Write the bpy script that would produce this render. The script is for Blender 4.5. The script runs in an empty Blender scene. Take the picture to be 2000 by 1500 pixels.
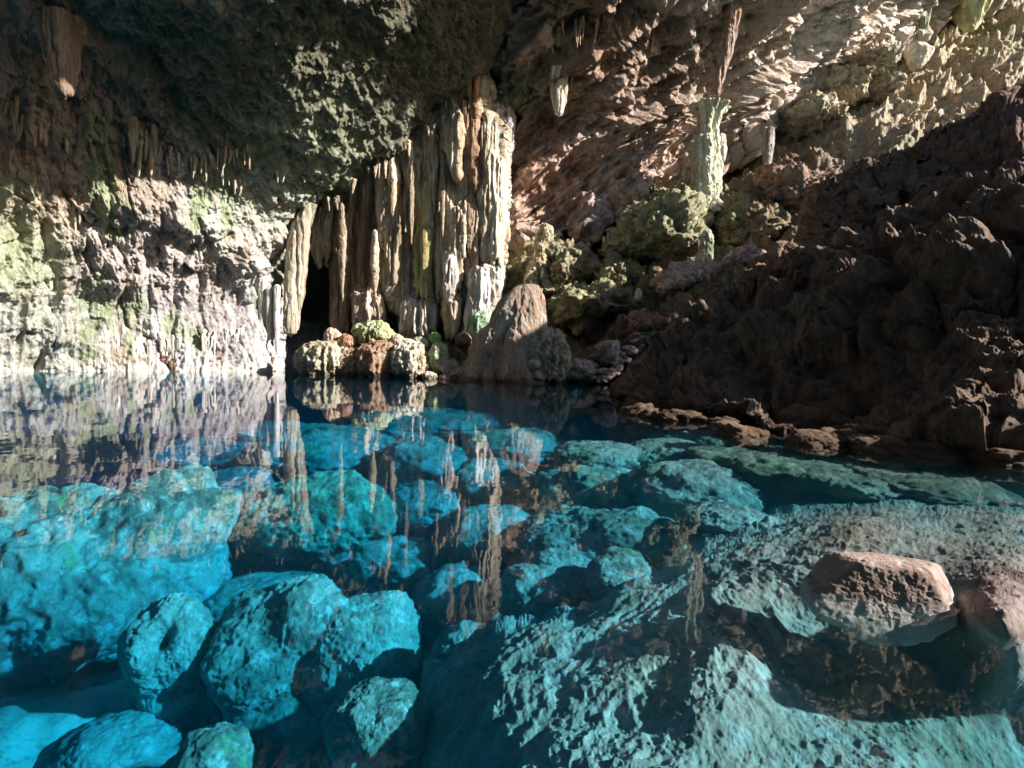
import bpy, bmesh, math, numpy as np
from mathutils import Matrix, Vector
sc = bpy.context.scene
COL = sc.collection
# ------------------------------------------------------------------ camera
H = 1.3; F = 1000.0; PITCH = 0.0573; ROLL = 0.029
fw = np.array([0, math.cos(PITCH), -math.sin(PITCH)])
up0 = np.array([0, math.sin(PITCH), math.cos(PITCH)]); r0 = np.array([1.0, 0, 0])
UP = up0*math.cos(ROLL) - r0*math.sin(ROLL); RT = r0*math.cos(ROLL) + up0*math.sin(ROLL)
CAM = np.array([0, 0, H])
cd = bpy.data.cameras.new('camera'); cam = bpy.data.objects.new('camera', cd); COL.objects.link(cam)
cd.sensor_width = 36; cd.lens = 18; cd.clip_end = 2000; cd.clip_start = 0.05
M = Matrix(((RT[0], UP[0], -fw[0], 0), (RT[1], UP[1], -fw[1], 0), (RT[2], UP[2], -fw[2], H), (0, 0, 0, 1)))
cam.matrix_world = M; sc.camera = cam

def ray(px, py):
    px = np.asarray(px, float); py = np.asarray(py, float)
    return fw + ((px-1000)/F)[..., None]*RT - ((py-750)/F)[..., None]*UP
def at(px, py, t): return CAM + ray(px, py)*np.asarray(t, float)[..., None]
def tz(px, py, z): return (z-H)/ray(px, py)[..., 2]
# ------------------------------------------------------------------ noise
rng = np.random.RandomState(7)
LAT = rng.rand(64*64*64).astype(np.float32)
JX = rng.rand(64*64*64, 3).astype(np.float32)
def vnoise(P, seed=0):
    P = np.asarray(P, np.float32) + np.float32(seed*17.37+100)
    i = np.floor(P).astype(np.int32); f = P-i; u = f*f*f*(f*(f*6-15)+10)
    x0 = (i[:, 0]) & 63; x1 = (x0+1) & 63; y0 = ((i[:, 1]) & 63)*64; y1 = ((i[:, 1]+1) & 63)*64
    z0 = ((i[:, 2]) & 63)*4096; z1 = ((i[:, 2]+1) & 63)*4096
    ux, uy, uz = u[:, 0], u[:, 1], u[:, 2]
    a = LAT[x0+y0+z0]*(1-ux)+LAT[x1+y0+z0]*ux; b = LAT[x0+y1+z0]*(1-ux)+LAT[x1+y1+z0]*ux
    c = LAT[x0+y0+z1]*(1-ux)+LAT[x1+y0+z1]*ux; d = LAT[x0+y1+z1]*(1-ux)+LAT[x1+y1+z1]*ux
    return ((a*(1-uy)+b*uy)*(1-uz)+(c*(1-uy)+d*uy)*uz)*2-1
RM = np.array([[.36, .48, -.8], [-.8, .6, 0], [.48, .64, .6]], np.float32)
def fbm(P, octs=4, seed=0, gain=.5, ridge=False):
    P = np.asarray(P, np.float32); s = 0; a = 1; n = 0
    for k in range(octs):
        v = vnoise(P, seed+k)
        s = s + a*((1-2*np.abs(v)) if ridge else v); n += a; a *= gain; P = P@RM.T*2.03
    return s/n
def worley(P, seed=0):
    P = np.asarray(P, np.float32)+np.float32(seed*9.1+50); i = np.floor(P).astype(np.int32); f = P-i
    F1 = np.full(len(P), 9., np.float32); F2 = F1.copy()
    for dx in (-1, 0, 1):
        for dy in (-1, 0, 1):
            for dz in (-1, 0, 1):
                k = ((i[:, 0]+dx) & 63)+((i[:, 1]+dy) & 63)*64+((i[:, 2]+dz) & 63)*4096
                d = np.array([dx, dy, dz], np.float32)+JX[k]-f
                d = np.sqrt((d*d).sum(1)); F2 = np.minimum(F2, np.maximum(F1, d)); F1 = np.minimum(F1, d)
    return F1, F2
def worleyv(P, seed=0):
    P = np.asarray(P, np.float32)+np.float32(seed*9.1+50); i = np.floor(P).astype(np.int32); f = P-i
    F1 = np.full(len(P), 9., np.float32); O_ = np.zeros_like(P); I = np.zeros(len(P), np.float32)
    for dx in (-1, 0, 1):
        for dy in (-1, 0, 1):
            for dz in (-1, 0, 1):
                k = ((i[:, 0]+dx) & 63)+((i[:, 1]+dy) & 63)*64+((i[:, 2]+dz) & 63)*4096
                v = f-np.array([dx, dy, dz], np.float32)-JX[k]; d = np.sqrt((v*v).sum(1)); m = d < F1
                F1 = np.where(m, d, F1); O_[m] = v[m]; I = np.where(m, LAT[k], I)
    return F1, O_, I
def drips(P, sxy, sz, seed, w=.5, lo=(-.5, -.42)):
    """hanging flowstone: ribs that swell out of the rock and end abruptly below"""
    U = P*np.array([sxy, sxy, sz])+w*np.stack([fbm(P*sxy*.5, 3, seed), fbm(P*sxy*.5, 3, seed+4), 0*P[:, 0]], 1)
    _, o, i = worleyv(U, seed); r = np.hypot(o[:, 0], o[:, 1])
    return np.sqrt(np.clip(1-(r/.72)**2, 0, 1))*sstep(lo[0]-.2*i, lo[1]-.2*i, o[:, 2]+.12*r)*sstep(.75, .0, o[:, 2])*(.4+.6*i)
def sstep(a, b, x):
    x = np.clip((x-a)/(b-a), 0, 1); return x*x*(3-2*x)
# ------------------------------------------------------------------ mesh helpers
def mesh_np(name, V, Q, mat, parent=None, tint=None, smooth=True):
    m = bpy.data.meshes.new(name); Q = np.asarray(Q, np.int32); n = Q.shape[1]
    m.vertices.add(len(V)); m.vertices.foreach_set('co', np.asarray(V, np.float32).ravel())
    m.loops.add(Q.size); m.loops.foreach_set('vertex_index', Q.ravel())
    m.polygons.add(len(Q)); m.polygons.foreach_set('loop_start', np.arange(0, Q.size, n, dtype=np.int32))
    m.polygons.foreach_set('use_smooth', np.full(len(Q), smooth))
    if tint is not None:
        a = m.attributes.new('tint', 'FLOAT_COLOR', 'POINT')
        c = np.ones((len(V), 4), np.float32); c[:, :3] = tint; a.data.foreach_set('color', c.ravel())
    m.update(calc_edges=True); m.validate()
    m.materials.append(mat)
    o = bpy.data.objects.new(name, m); COL.objects.link(o)
    if parent is not None: o.parent = parent
    return o
def tag(o, label=None, cat=None, group=None, kind=None):
    for k, v in (('label', label), ('category', cat), ('group', group), ('kind', kind)):
        if v: o[k] = v
    return o
def empty(name, loc, label, cat, group=None):
    o = bpy.data.objects.new(name, None); COL.objects.link(o); o.location = [float(v) for v in loc]
    return tag(o, label, cat, group)
def rebase(o, P):
    """put the origin of a mesh at world point P"""
    m = o.data; n = len(m.vertices); a = np.empty(n*3, np.float32); m.vertices.foreach_get('co', a)
    a = a.reshape(-1, 3)-np.asarray(P, np.float32); m.vertices.foreach_set('co', a.ravel()); m.update()
    o.location = [float(v) for v in P]
# ------------------------------------------------------------------ materials
def rock_mat(name, c1, c2, c3, scale=1.0, moss=(.09, .12, .035), moss_amt=.3, stain=(.28, .11, .035), stain_amt=.2,
             bump=.5, bscale=1.0, zstretch=1.0, tint=False, rough=.85, spec=.25, dark=.6, tidemark=0.0, wet=True):
    m = bpy.data.materials.new(name); m.use_nodes = True; nt = m.node_tree; N = nt.nodes; L = nt.links; N.clear()
    def nd(t, **k):
        n = N.new(t)
        for a, b in k.items():
            if a in n.inputs.keys(): n.inputs[a].default_value = b
            else: setattr(n, a, b)
        return n
    out = nd('ShaderNodeOutputMaterial'); bs = nd('ShaderNodeBsdfPrincipled'); L.new(bs.outputs[0], out.inputs[0])
    geo = nd('ShaderNodeNewGeometry'); mp = nd('ShaderNodeMapping'); mp.inputs['Scale'].default_value = (1, 1, zstretch)
    L.new(geo.outputs['Position'], mp.inputs[0]); V = mp.outputs[0]
    def noise(s, d=6, r=.6, vec=V, dist=0.0):
        n = nd('ShaderNodeTexNoise', Scale=s, Detail=d, Roughness=r, Distortion=dist); L.new(vec, n.inputs['Vector']); return n.outputs[0]
    def ramp(x, a, b):
        n = nd('ShaderNodeMapRange'); n.inputs[1].default_value = a; n.inputs[2].default_value = b; n.interpolation_type = 'SMOOTHSTEP'
        L.new(x, n.inputs[0]); return n.outputs[0]
    def mul(x, k):
        n = nd('ShaderNodeMath', operation='MULTIPLY'); L.new(x, n.inputs[0])
        if isinstance(k, (int, float)): n.inputs[1].default_value = k
        else: L.new(k, n.inputs[1])
        return n.outputs[0]
    def add(x, y):
        n = nd('ShaderNodeMath', operation='ADD'); L.new(x, n.inputs[0]); L.new(y, n.inputs[1]); return n.outputs[0]
    def mix(f, a, b, mode='MIX'):
        n = nd('ShaderNodeMix', data_type='RGBA', blend_type=mode)
        for s, v in ((0, f), (6, a), (7, b)):
            if isinstance(v, (int, float)): n.inputs[s].default_value = v
            elif isinstance(v, tuple): n.inputs[s].default_value = (*v, 1)
            else: L.new(v, n.inputs[s])
        return n.outputs[2]
    big = ramp(noise(.35*scale, 8, .62), .38, .62)
    col = mix(big, c1, c2)
    col = mix(mul(ramp(noise(1.7*scale, 9, .68, dist=.4), .45, .68), .85), col, c3)
    if tint:
        at_ = nd('ShaderNodeAttribute', attribute_name='tint'); col = mix(1.0, col, at_.outputs[0], 'MULTIPLY')
    if stain_amt: col = mix(mul(ramp(noise(.8*scale, 8, .7, dist=.8), .62-.2*stain_amt, .72), .8), col, stain)
    if moss_amt: col = mix(mul(ramp(noise(.55*scale, 10, .72, dist=.3), .68-.4*moss_amt, .78-.4*moss_amt), .85), col, moss)
    # fine dark mineral speckle, deepened to imitate black shade in crevices
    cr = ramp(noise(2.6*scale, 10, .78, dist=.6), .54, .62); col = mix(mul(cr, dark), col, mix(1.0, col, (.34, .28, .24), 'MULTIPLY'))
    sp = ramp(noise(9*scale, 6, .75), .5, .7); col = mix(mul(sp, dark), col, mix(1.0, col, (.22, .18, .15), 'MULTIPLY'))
    if wet:
        sw = nd('ShaderNodeSeparateXYZ'); L.new(geo.outputs['Position'], sw.inputs[0]); zw = add(sw.outputs[2], mul(noise(5, 3, .6), -.22))
        wf = mul(ramp(zw, .16, .0), ramp(sw.outputs[2], -.06, .0)); col = mix(mul(wf, .8), col, mix(1.0, col, (.32, .28, .25), 'MULTIPLY'))
    if tidemark:
        sx = nd('ShaderNodeSeparateXYZ'); L.new(geo.outputs['Position'], sx.inputs[0]); zz = add(sx.outputs[2], mul(noise(1.3, 4, .6), -tidemark*1.6))
        col = mix(mul(ramp(zz, .1-tidemark*.2, -tidemark*.75), .75), col, (.66, .60, .52))
    L.new(col, bs.inputs['Base Color'])
    bs.inputs['Roughness'].default_value = rough; bs.inputs['Specular IOR Level'].default_value = spec
    vo = nd('ShaderNodeTexVoronoi', Scale=4.5*bscale); L.new(V, vo.inputs['Vector'])
    h = add(mul(noise(3*bscale, 12, .72), 1.0), mul(vo.outputs['Distance'], .28))
    h = add(h, mul(noise(14*bscale, 8, .7), .25))
    b = nd('ShaderNodeBump', Strength=bump, Distance=.35/bscale); L.new(h, b.inputs['Height']); L.new(b.outputs[0], bs.inputs['Normal'])
    return m
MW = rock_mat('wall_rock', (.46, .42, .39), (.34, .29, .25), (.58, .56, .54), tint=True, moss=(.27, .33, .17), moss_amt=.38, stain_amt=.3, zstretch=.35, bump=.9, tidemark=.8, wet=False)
MC = rock_mat('ceiling_rock', (.40, .34, .26), (.27, .25, .18), (.54, .49, .40), tint=True, moss=(.15, .18, .12), moss_amt=.3, stain_amt=.1, bump=.9)  # moss green stands in for teal light bounced off the water
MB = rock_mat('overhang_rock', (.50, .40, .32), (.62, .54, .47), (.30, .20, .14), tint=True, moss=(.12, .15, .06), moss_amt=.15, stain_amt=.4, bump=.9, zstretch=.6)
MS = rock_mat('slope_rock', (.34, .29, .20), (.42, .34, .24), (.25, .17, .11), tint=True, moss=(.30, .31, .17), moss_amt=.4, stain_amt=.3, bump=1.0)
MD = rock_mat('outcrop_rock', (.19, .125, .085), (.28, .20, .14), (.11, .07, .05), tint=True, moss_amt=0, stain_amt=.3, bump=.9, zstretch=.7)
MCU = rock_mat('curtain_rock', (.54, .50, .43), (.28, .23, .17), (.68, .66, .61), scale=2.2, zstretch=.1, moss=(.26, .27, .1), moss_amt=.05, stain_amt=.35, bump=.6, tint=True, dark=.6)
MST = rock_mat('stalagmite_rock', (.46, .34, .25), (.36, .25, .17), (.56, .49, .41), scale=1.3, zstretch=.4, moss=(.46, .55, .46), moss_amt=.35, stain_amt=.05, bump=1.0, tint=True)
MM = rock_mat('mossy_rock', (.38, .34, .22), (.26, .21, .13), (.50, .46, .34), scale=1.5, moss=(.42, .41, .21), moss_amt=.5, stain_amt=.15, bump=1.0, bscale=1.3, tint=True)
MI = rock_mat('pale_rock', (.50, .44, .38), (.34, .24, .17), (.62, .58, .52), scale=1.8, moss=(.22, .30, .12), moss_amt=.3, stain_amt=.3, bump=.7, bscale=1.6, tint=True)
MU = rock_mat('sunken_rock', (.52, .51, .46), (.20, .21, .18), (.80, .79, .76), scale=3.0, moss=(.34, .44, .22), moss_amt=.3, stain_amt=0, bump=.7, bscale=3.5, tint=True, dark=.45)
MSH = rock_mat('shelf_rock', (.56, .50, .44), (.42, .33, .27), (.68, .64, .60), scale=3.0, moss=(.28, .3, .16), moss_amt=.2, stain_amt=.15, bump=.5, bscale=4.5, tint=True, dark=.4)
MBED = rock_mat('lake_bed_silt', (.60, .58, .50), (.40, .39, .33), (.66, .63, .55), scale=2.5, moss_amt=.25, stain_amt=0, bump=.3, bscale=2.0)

# ------------------------------------------------------------------ relief layers
def tps(ctrl, px, py, log=True):
    C = np.array([(a/1000, b/1000) for a, b, _ in ctrl]); v = np.array([c for _, _, c in ctrl], float)
    if log: v = np.log(v)
    def U(r2): return .5*r2*np.log(r2+1e-12)
    n = len(C); K = U(((C[:, None]-C[None])**2).sum(2))+np.eye(n)*1e-3
    Pm = np.hstack([np.ones((n, 1)), C]); A = np.block([[K, Pm], [Pm.T, np.zeros((3, 3))]])
    w = np.linalg.solve(A, np.r_[v, 0, 0, 0]); X = px/1000; Y = py/1000
    s = w[n]+w[n+1]*X+w[n+2]*Y
    for i in range(n): s = s+w[i]*U((X-C[i, 0])**2+(Y-C[i, 1])**2)
    return np.exp(s) if log else s
def polysd(poly, x, y):
    P = np.array(poly, float); d = np.full(x.shape, 1e12); ins = np.zeros(x.shape, bool)
    for i in range(len(P)):
        a = P[i]; b = P[(i+1) % len(P)]; e = b-a; L2 = (e*e).sum()+1e-9
        t = np.clip(((x-a[0])*e[0]+(y-a[1])*e[1])/L2, 0, 1)
        d = np.minimum(d, (x-a[0]-t*e[0])**2+(y-a[1]-t*e[1])**2)
        c = ((a[1] > y) != (b[1] > y)) & (x < (b[0]-a[0])*(y-a[1])/(b[1]-a[1]+1e-12)+a[0]); ins ^= c
    d = np.sqrt(d); return np.where(ins, d, -d)
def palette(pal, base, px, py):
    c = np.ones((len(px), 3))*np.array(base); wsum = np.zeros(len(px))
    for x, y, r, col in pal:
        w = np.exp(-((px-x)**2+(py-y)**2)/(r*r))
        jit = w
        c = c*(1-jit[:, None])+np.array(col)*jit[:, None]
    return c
def layer(name, bounds, step, poly, ctrl, relief, mat, pal=(), base=(1, 1, 1), curl=(40, 2.5), skirt=(8, 6), warp=(10, .02), mode='t',
          dirn=None, split=None):
    x0, y0, x1, y1 = bounds; nx = int((x1-x0)/step)+1; ny = int((y1-y0)/step)+1
    gx, gy = np.meshgrid(np.linspace(x0, x1, nx), np.linspace(y0, y1, ny)); px = gx.ravel(); py = gy.ravel()
    q = np.stack([px*warp[1], py*warp[1], px*0+3], 1)
    wx = px+warp[0]*fbm(q, 4, 3); wy = py+warp[0]*1.3*fbm(q*np.array([1.6, .7, 1]), 4, 9)
    s = polysd(poly, wx, wy)
    val = tps(ctrl, px, py, mode == 't')
    if mode == 'z': val = val-.15-.25*sstep(1450, 900, px)+.2*np.exp(-((px-1960)**2+(py-1190)**2)/90**2)
    c = np.clip(1-s/curl[0], 0, 1); ad = curl[1]*(1-np.sqrt(np.clip(1-c*c, 0, 1)))+np.clip(-s/skirt[0], 0, 1)*skirt[1]
    t = val+ad if mode == 't' else tz(px, py, val-ad)
    t = np.where((t > 0), t, 1)
    P = at(px, py, t); G = P.reshape(ny, nx, 3)
    N = np.cross(np.gradient(G, axis=0), np.gradient(G, axis=1)).reshape(-1, 3); N /= np.linalg.norm(N, axis=1)[:, None]+1e-9
    flip = ((CAM-P)*N).sum(1) < 0; N[flip] *= -1
    if dirn is not None: N = np.broadcast_to(np.array(dirn, float), N.shape)
    d = relief(P, px, py, N)
    fade = .25+.75*sstep(-4, 12, s)
    P = P+N*(d*fade)[:, None]
    keep = s > -skirt[0]
    idx = np.arange(nx*ny).reshape(ny, nx)
    Q = np.stack([idx[:-1, :-1], idx[1:, :-1], idx[1:, 1:], idx[:-1, 1:]], -1).reshape(-1, 4)
    k = keep[Q].all(1); Q = Q[k]
    T = palette(pal, base, px, py)
    groups = [(name, np.ones(len(Q), bool), mat)]
    if split:
        n2, fn, m2 = split; sel = fn(px[Q[:, 0]], py[Q[:, 0]]); groups = [(name, ~sel, mat), (n2, sel, m2)]
    res = []
    for nm, sel, mt in groups:
        QQ = Q[sel]; u, inv = np.unique(QQ, return_inverse=True)
        o = mesh_np(nm, P[u], inv.reshape(-1, 4), mt, tint=T[u]); res.append(o)
    return res if split else res[0]

STEP = 1.6
# ---- left vault: ceiling and wall -------------------------------------------
polyA = [(-900, -900), (60, -900), (180, -90), (1060, -80), (1030, 0), (985, 70), (940, 150), (890, 205), (830, 260), (770, 300), (720, 345), (660, 385), (610, 420),  # top edge cut back out of view, an invented gap for sunlight
         (575, 480), (548, 530), (556, 600), (550, 680), (530, 900), (-900, 900)]
ctrlA = [(-700, 720, 13), (-700, 300, 12.5), (-700, -300, 10), (0, 727, 21), (250, 727, 24.3), (500, 722, 27.5), (560, 690, 29), (0, 560, 20.8), (250, 560, 24.4), (470, 560, 27.5),
         (0, 440, 20.2), (250, 440, 23.4), (450, 450, 26), (550, 560, 29), (0, 300, 19.6), (250, 300, 22.3), (450, 330, 24.3), (620, 400, 28.3),
         (0, 150, 18.8), (250, 150, 20.6), (500, 150, 20.9), (700, 220, 24), (790, 280, 28), (900, 185, 29), (0, 0, 17.2), (250, 0, 18), (500, 0, 17.6), (800, 0, 21), (1000, 30, 27),
         (0, -600, 10), (500, -600, 9.5), (1000, -600, 13), (500, 850, 28), (0, 850, 21.5), (-700, 850, 13.5)]
def reliefA(P, px, py, N):
    w = sstep(330, 480, py-.25*np.clip(px-350, -400, 400)+90*np.exp(-((px-80)/150)**2))
    lump = fbm(P*.22, 4, 1)*1.7+fbm(P*.7, 4, 5)*.65
    fl = fbm(P*np.array([1.3, 1.3, .14])+3*fbm(P*.3, 2, 4)[:, None]*.2, 4, 11, ridge=True)*.42 + fbm(P*np.array([3.4, 3.4, .7]), 3, 15, ridge=True)*.16
    F1, F2 = worley(P*1.5+fbm(P*1.2, 2, 8)[:, None]*.5, 2)
    pit = (F1-.5)*-.32+fbm(P*3.2, 4, 21, gain=.6, ridge=True)*.13
    left = np.exp(-((px-120)/260)**2)*sstep(40, 200, py)
    band = .8*np.exp(-((py-455-40*np.sin(px/90))/38)**2)*sstep(60, 160, px)*sstep(560, 440, px)     # undercut ledge above the pale wall
    top = 1-w; dr = drips(P, .8, .2, 101)*.7+drips(P, 2.0, .4, 103)*.25+drips(P, 4.5, 1.2, 107)*.1; low = 1-.5*sstep(540, 620, py)*sstep(80, 180, px)
    lw = np.maximum(sstep(430, 250, px+.3*py-60), w); lw = lw*(.55+.45*sstep(.1, .3, np.abs(np.sin(px/170))))
    return low*(lump*(.55+.45*w)+fl*(.3+.95*np.maximum(left, w*.8))+dr*lw*1.1+pit*(.7+.4*top))+fbm(P*6, 3, 29, ridge=True)*.06-band*.0+(.9*np.exp(-((py-400)/45)**2)*sstep(100, 200, px)*sstep(420, 300, px))
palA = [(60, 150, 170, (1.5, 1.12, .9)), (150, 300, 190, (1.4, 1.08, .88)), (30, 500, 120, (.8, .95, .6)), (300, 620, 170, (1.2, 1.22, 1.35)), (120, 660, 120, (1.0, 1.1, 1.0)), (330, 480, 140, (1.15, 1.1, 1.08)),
        (480, 620, 90, (1.05, 1.05, 1.15)), (480, 400, 130, (1.25, 1.25, 1.1)), (250, 712, 60, (1.2, 1.1, 1.0)), (420, 120, 200, (.5, .52, .45)), (700, 100, 260, (.38, .40, .34)), (850, 30, 160, (.38, .38, .33)), (620, 330, 110, (.85, 1.05, .85)), (540, 260, 110, (.95, 1.05, .9))]  # ceiling tints paint dim light at the top, sunlight near the rim
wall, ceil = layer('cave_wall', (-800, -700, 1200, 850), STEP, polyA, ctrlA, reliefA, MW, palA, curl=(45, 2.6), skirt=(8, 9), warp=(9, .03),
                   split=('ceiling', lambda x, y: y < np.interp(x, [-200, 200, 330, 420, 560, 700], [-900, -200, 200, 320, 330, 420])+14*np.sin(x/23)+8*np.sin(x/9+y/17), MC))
tag(wall, 'pale fluted limestone wall dropping into the pool at left', kind='structure')
tag(ceil, 'dark vault of rock over the left half of the pool', kind='structure')
# ---- far overhang ------------------------------------------------------------
polyB = [(840, -500), (2100, -500), (1990, -30), (1900, 15), (1800, 70), (1720, 95), (1650, 130), (1590, 165), (1500, 215), (1450, 275), (1405, 292), (1330, 335), (1265, 370), (1215, 435), (1180, 470),
         (1150, 492), (1110, 470), (1060, 480), (960, 470), (840, 500)]
ctrlB = [(840, 0, 33), (900, 450, 36), (1000, 200, 31.5), (1000, 350, 33.5), (1080, 450, 34), (1150, 480, 33), (1130, 300, 33), (1050, 60, 28.5), (1250, 330, 34.5), (1300, 200, 34), (1400, 280, 36), (1200, 0, 28), (1440, 0, 30.5), (1440, 150, 34.5),
         (1600, 150, 38), (1600, 0, 34), (1800, 60, 41), (1800, -100, 36), (2000, -40, 44), (1100, -400, 19), (1500, -400, 22), (2100, -400, 30)]
def reliefB(P, px, py, N):
    u = px*.63+py*.78; v = px*-.78+py*.63                      # strata climb to the upper right
    along = P@np.array([.75, .2, .55]); across = P@np.array([-.6, 0, .8])
    st = fbm(np.stack([along*.16, across*.75, P[:, 1]*.35], 1), 4, 31, ridge=True)*1.05
    dr = fbm(P*np.array([1.8, 1.8, .45]), 4, 35, ridge=True)*.38
    F1, _ = worley(P*1.25+fbm(P, 2, 8)[:, None]*.6, 4)
    return fbm(P*.2, 4, 33)*2.2+st*2.1+fbm(np.stack([along*.5, across*2.1, P[:, 1]*.8], 1), 4, 39, ridge=True)*.55+dr*.5+drips(P, 1.6, .8, 113)*.4-(F1-.5)*.3+fbm(P*2.6, 4, 37, gain=.6)*.22
palB = [(1150, 60, 160, (.75, .6, .5)), (1080, 350, 130, (1.1, .85, .75)), (1280, 330, 110, (1.3, 1.2, 1.2)), (1300, 130, 140, (.75, .65, .58)), (1600, 60, 190, (1.6, 1.6, 1.55)), (1500, 190, 90, (1.5, 1.5, 1.45)), (1850, 30, 120, (1.5, 1.55, 1.4)), (1160, 450, 60, (1.1, 1.1, 1.3)), (1000, 180, 60, (.7, .8, .55))]  # upper-right tints raised to paint sunlight into the rock
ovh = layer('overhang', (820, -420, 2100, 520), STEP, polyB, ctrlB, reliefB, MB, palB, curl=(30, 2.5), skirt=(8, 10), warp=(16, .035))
tag(ovh, 'brown and white rock overhang climbing to the bright cave mouth', kind='structure')
# ---- far slope --------------------------------------------------------------
polyC = [(400, 300), (900, 250), (1150, 250), (1400, 120), (1700, -20), (1900, -150), (2300, -300), (2300, 950), (400, 950)]
ctrlC = [(420, 700, 46), (420, 400, 46), (620, 720, 46), (620, 500, 46), (800, 720, 32), (800, 500, 38), (1000, 745, 28), (1100, 745, 26.5), (1200, 745, 26), (1000, 620, 31), (990, 480, 35), (1100, 560, 31.5), (1100, 480, 35), (1160, 500, 38), (1220, 440, 38),
         (1250, 600, 29.5), (1270, 480, 33.5), (1250, 380, 40), (1350, 620, 26.5), (1400, 530, 29), (1400, 400, 35), (1360, 330, 40), (1460, 270, 44), (1500, 400, 33), (1530, 300, 38), (1560, 480, 29),
         (1640, 330, 34), (1640, 200, 40), (1730, 110, 45), (1800, 180, 39), (1950, 100, 41), (1900, 20, 50), (2200, 0, 46), (2200, 400, 32), (1700, 700, 26), (2200, 800, 28), (1100, 850, 26), (700, 850, 33), (2200, -200, 55)]
def reliefC(P, px, py, N):
    F1, F2 = worley(P*.55+fbm(P*.5, 3, 6)[:, None]*.7, 6); G1, _ = worley(P*1.6+fbm(P, 2, 8)[:, None]*.5, 7)
    along = P@np.array([.75, .2, .55]); across = P@np.array([-.6, -.2, .8])
    st = fbm(np.stack([along*.18, across*.6, P[:, 1]*.3], 1), 4, 47, ridge=True)*1.3+fbm(np.stack([along*.6, across*1.9, P[:, 1]], 1), 3, 48, ridge=True)*.4
    return fbm(P*.16, 4, 41)*1.4+st-(F1-.45)*.9-(G1-.45)*.5+fbm(P*2.4, 4, 45, gain=.62, ridge=True)*.24
palC = [(1100, 560, 140, (1.05, 1.15, .8)), (1300, 480, 130, (1.05, 1.15, .8)), (1200, 680, 120, (.75, .5, .45)), (1350, 600, 110, (.85, .62, .55)), (1250, 720, 90, (.9, .75, .75)), (1500, 330, 110, (1.0, .95, .8)), (1650, 200, 130, (1.7, 1.8, 1.9)), (1850, 170, 170, (1.8, 1.7, 1.7)), (1540, 390, 100, (.7, .55, .5)), (1900, 60, 130, (1.9, 1.9, 1.7))]  # upper-right slope lightened in colour in place of sunlight
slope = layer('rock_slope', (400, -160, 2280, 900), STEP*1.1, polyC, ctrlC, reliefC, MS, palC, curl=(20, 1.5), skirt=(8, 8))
tag(slope, 'moss green rubble slope rising behind the pool', kind='structure')
# ---- dark outcrop at right --------------------------------------------------
polyD = [(1192, 1000), (1192, 800), (1205, 750), (1255, 700), (1320, 635), (1365, 585), (1400, 565), (1440, 562), (1468, 520), (1530, 490), (1560, 470), (1565, 430), (1600, 375), (1655, 335), (1720, 300), (1785, 290), (1850, 255), (1905, 225),
         (1960, 195), (2000, 178), (2060, 160), (2130, 150), (2180, 400), (2180, 1000)]
def wz(x, y): return float(tz(x, y, 0.0))
ctrlD = [(1200, 792, wz(1200, 792)), (1350, 818, wz(1350, 818)), (1500, 845, wz(1500, 845)), (1700, 872, wz(1700, 872)), (1850, 885, wz(1850, 885)), (2050, 905, wz(2050, 905)), (1200, 880, float(tz(1200, 880, -2.2))), (1500, 960, float(tz(1500, 960, -2.6))), (1900, 1000, float(tz(1900, 1000, -1.6))), (2100, 1000, float(tz(2100, 1000, -1.6))),
         (1250, 720, 15), (1380, 580, 16.8), (1480, 540, 17), (1400, 700, 14.2), (1560, 480, 17.5), (1560, 620, 13.6), (1660, 350, 18), (1640, 520, 14.5), (1620, 760, 11.2), (1800, 290, 18), (1800, 450, 14), (1800, 600, 11), (1800, 760, 9),
         (1950, 210, 17.5), (2000, 380, 12.5), (2000, 560, 10), (2000, 760, 8), (2130, 160, 17), (2150, 500, 10.5), (2150, 800, 7.6)]
def reliefD(P, px, py, N):
    F1, _ = worley(P*np.array([.9, .9, .6])+fbm(P*.7, 3, 6)[:, None]*.8, 16); G1, _ = worley(P*2.6+fbm(P*2, 2, 8)[:, None]*.4, 17)
    fl = fbm(P*np.array([1.5, 1.5, .3]), 4, 55, ridge=True)*.4*sstep(760, 600, py)
    k = np.clip(np.linalg.norm(P-CAM, axis=1)/15, .3, 1.1); k2 = k**1.6
    F3, _ = worley(P*.55+fbm(P*.6, 3, 66)[:, None]*.6, 36)
    cr = k2*(fbm(P*.28, 3, 51)*1.3-(F3-.45)*1.0-.55)+k*(-(F1-.45)*.75+drips(P, .9, .32, 123, w=.3)*.55-.1)-(G1-.45)*.28
    return cr+k*fbm(P*1.6, 5, 56, gain=.62, ridge=True)*.28+fbm(P*6, 3, 57, gain=.6)*.06
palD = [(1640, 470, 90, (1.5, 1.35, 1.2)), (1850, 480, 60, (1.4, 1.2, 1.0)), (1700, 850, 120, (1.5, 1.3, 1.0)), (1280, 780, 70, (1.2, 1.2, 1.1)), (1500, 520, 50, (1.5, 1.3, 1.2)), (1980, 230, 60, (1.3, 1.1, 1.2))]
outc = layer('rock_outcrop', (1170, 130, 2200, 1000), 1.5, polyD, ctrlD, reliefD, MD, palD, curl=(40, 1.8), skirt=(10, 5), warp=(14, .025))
tag(outc, 'huge dark brown rock outcrop filling the right side above the water', 'rock')
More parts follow.
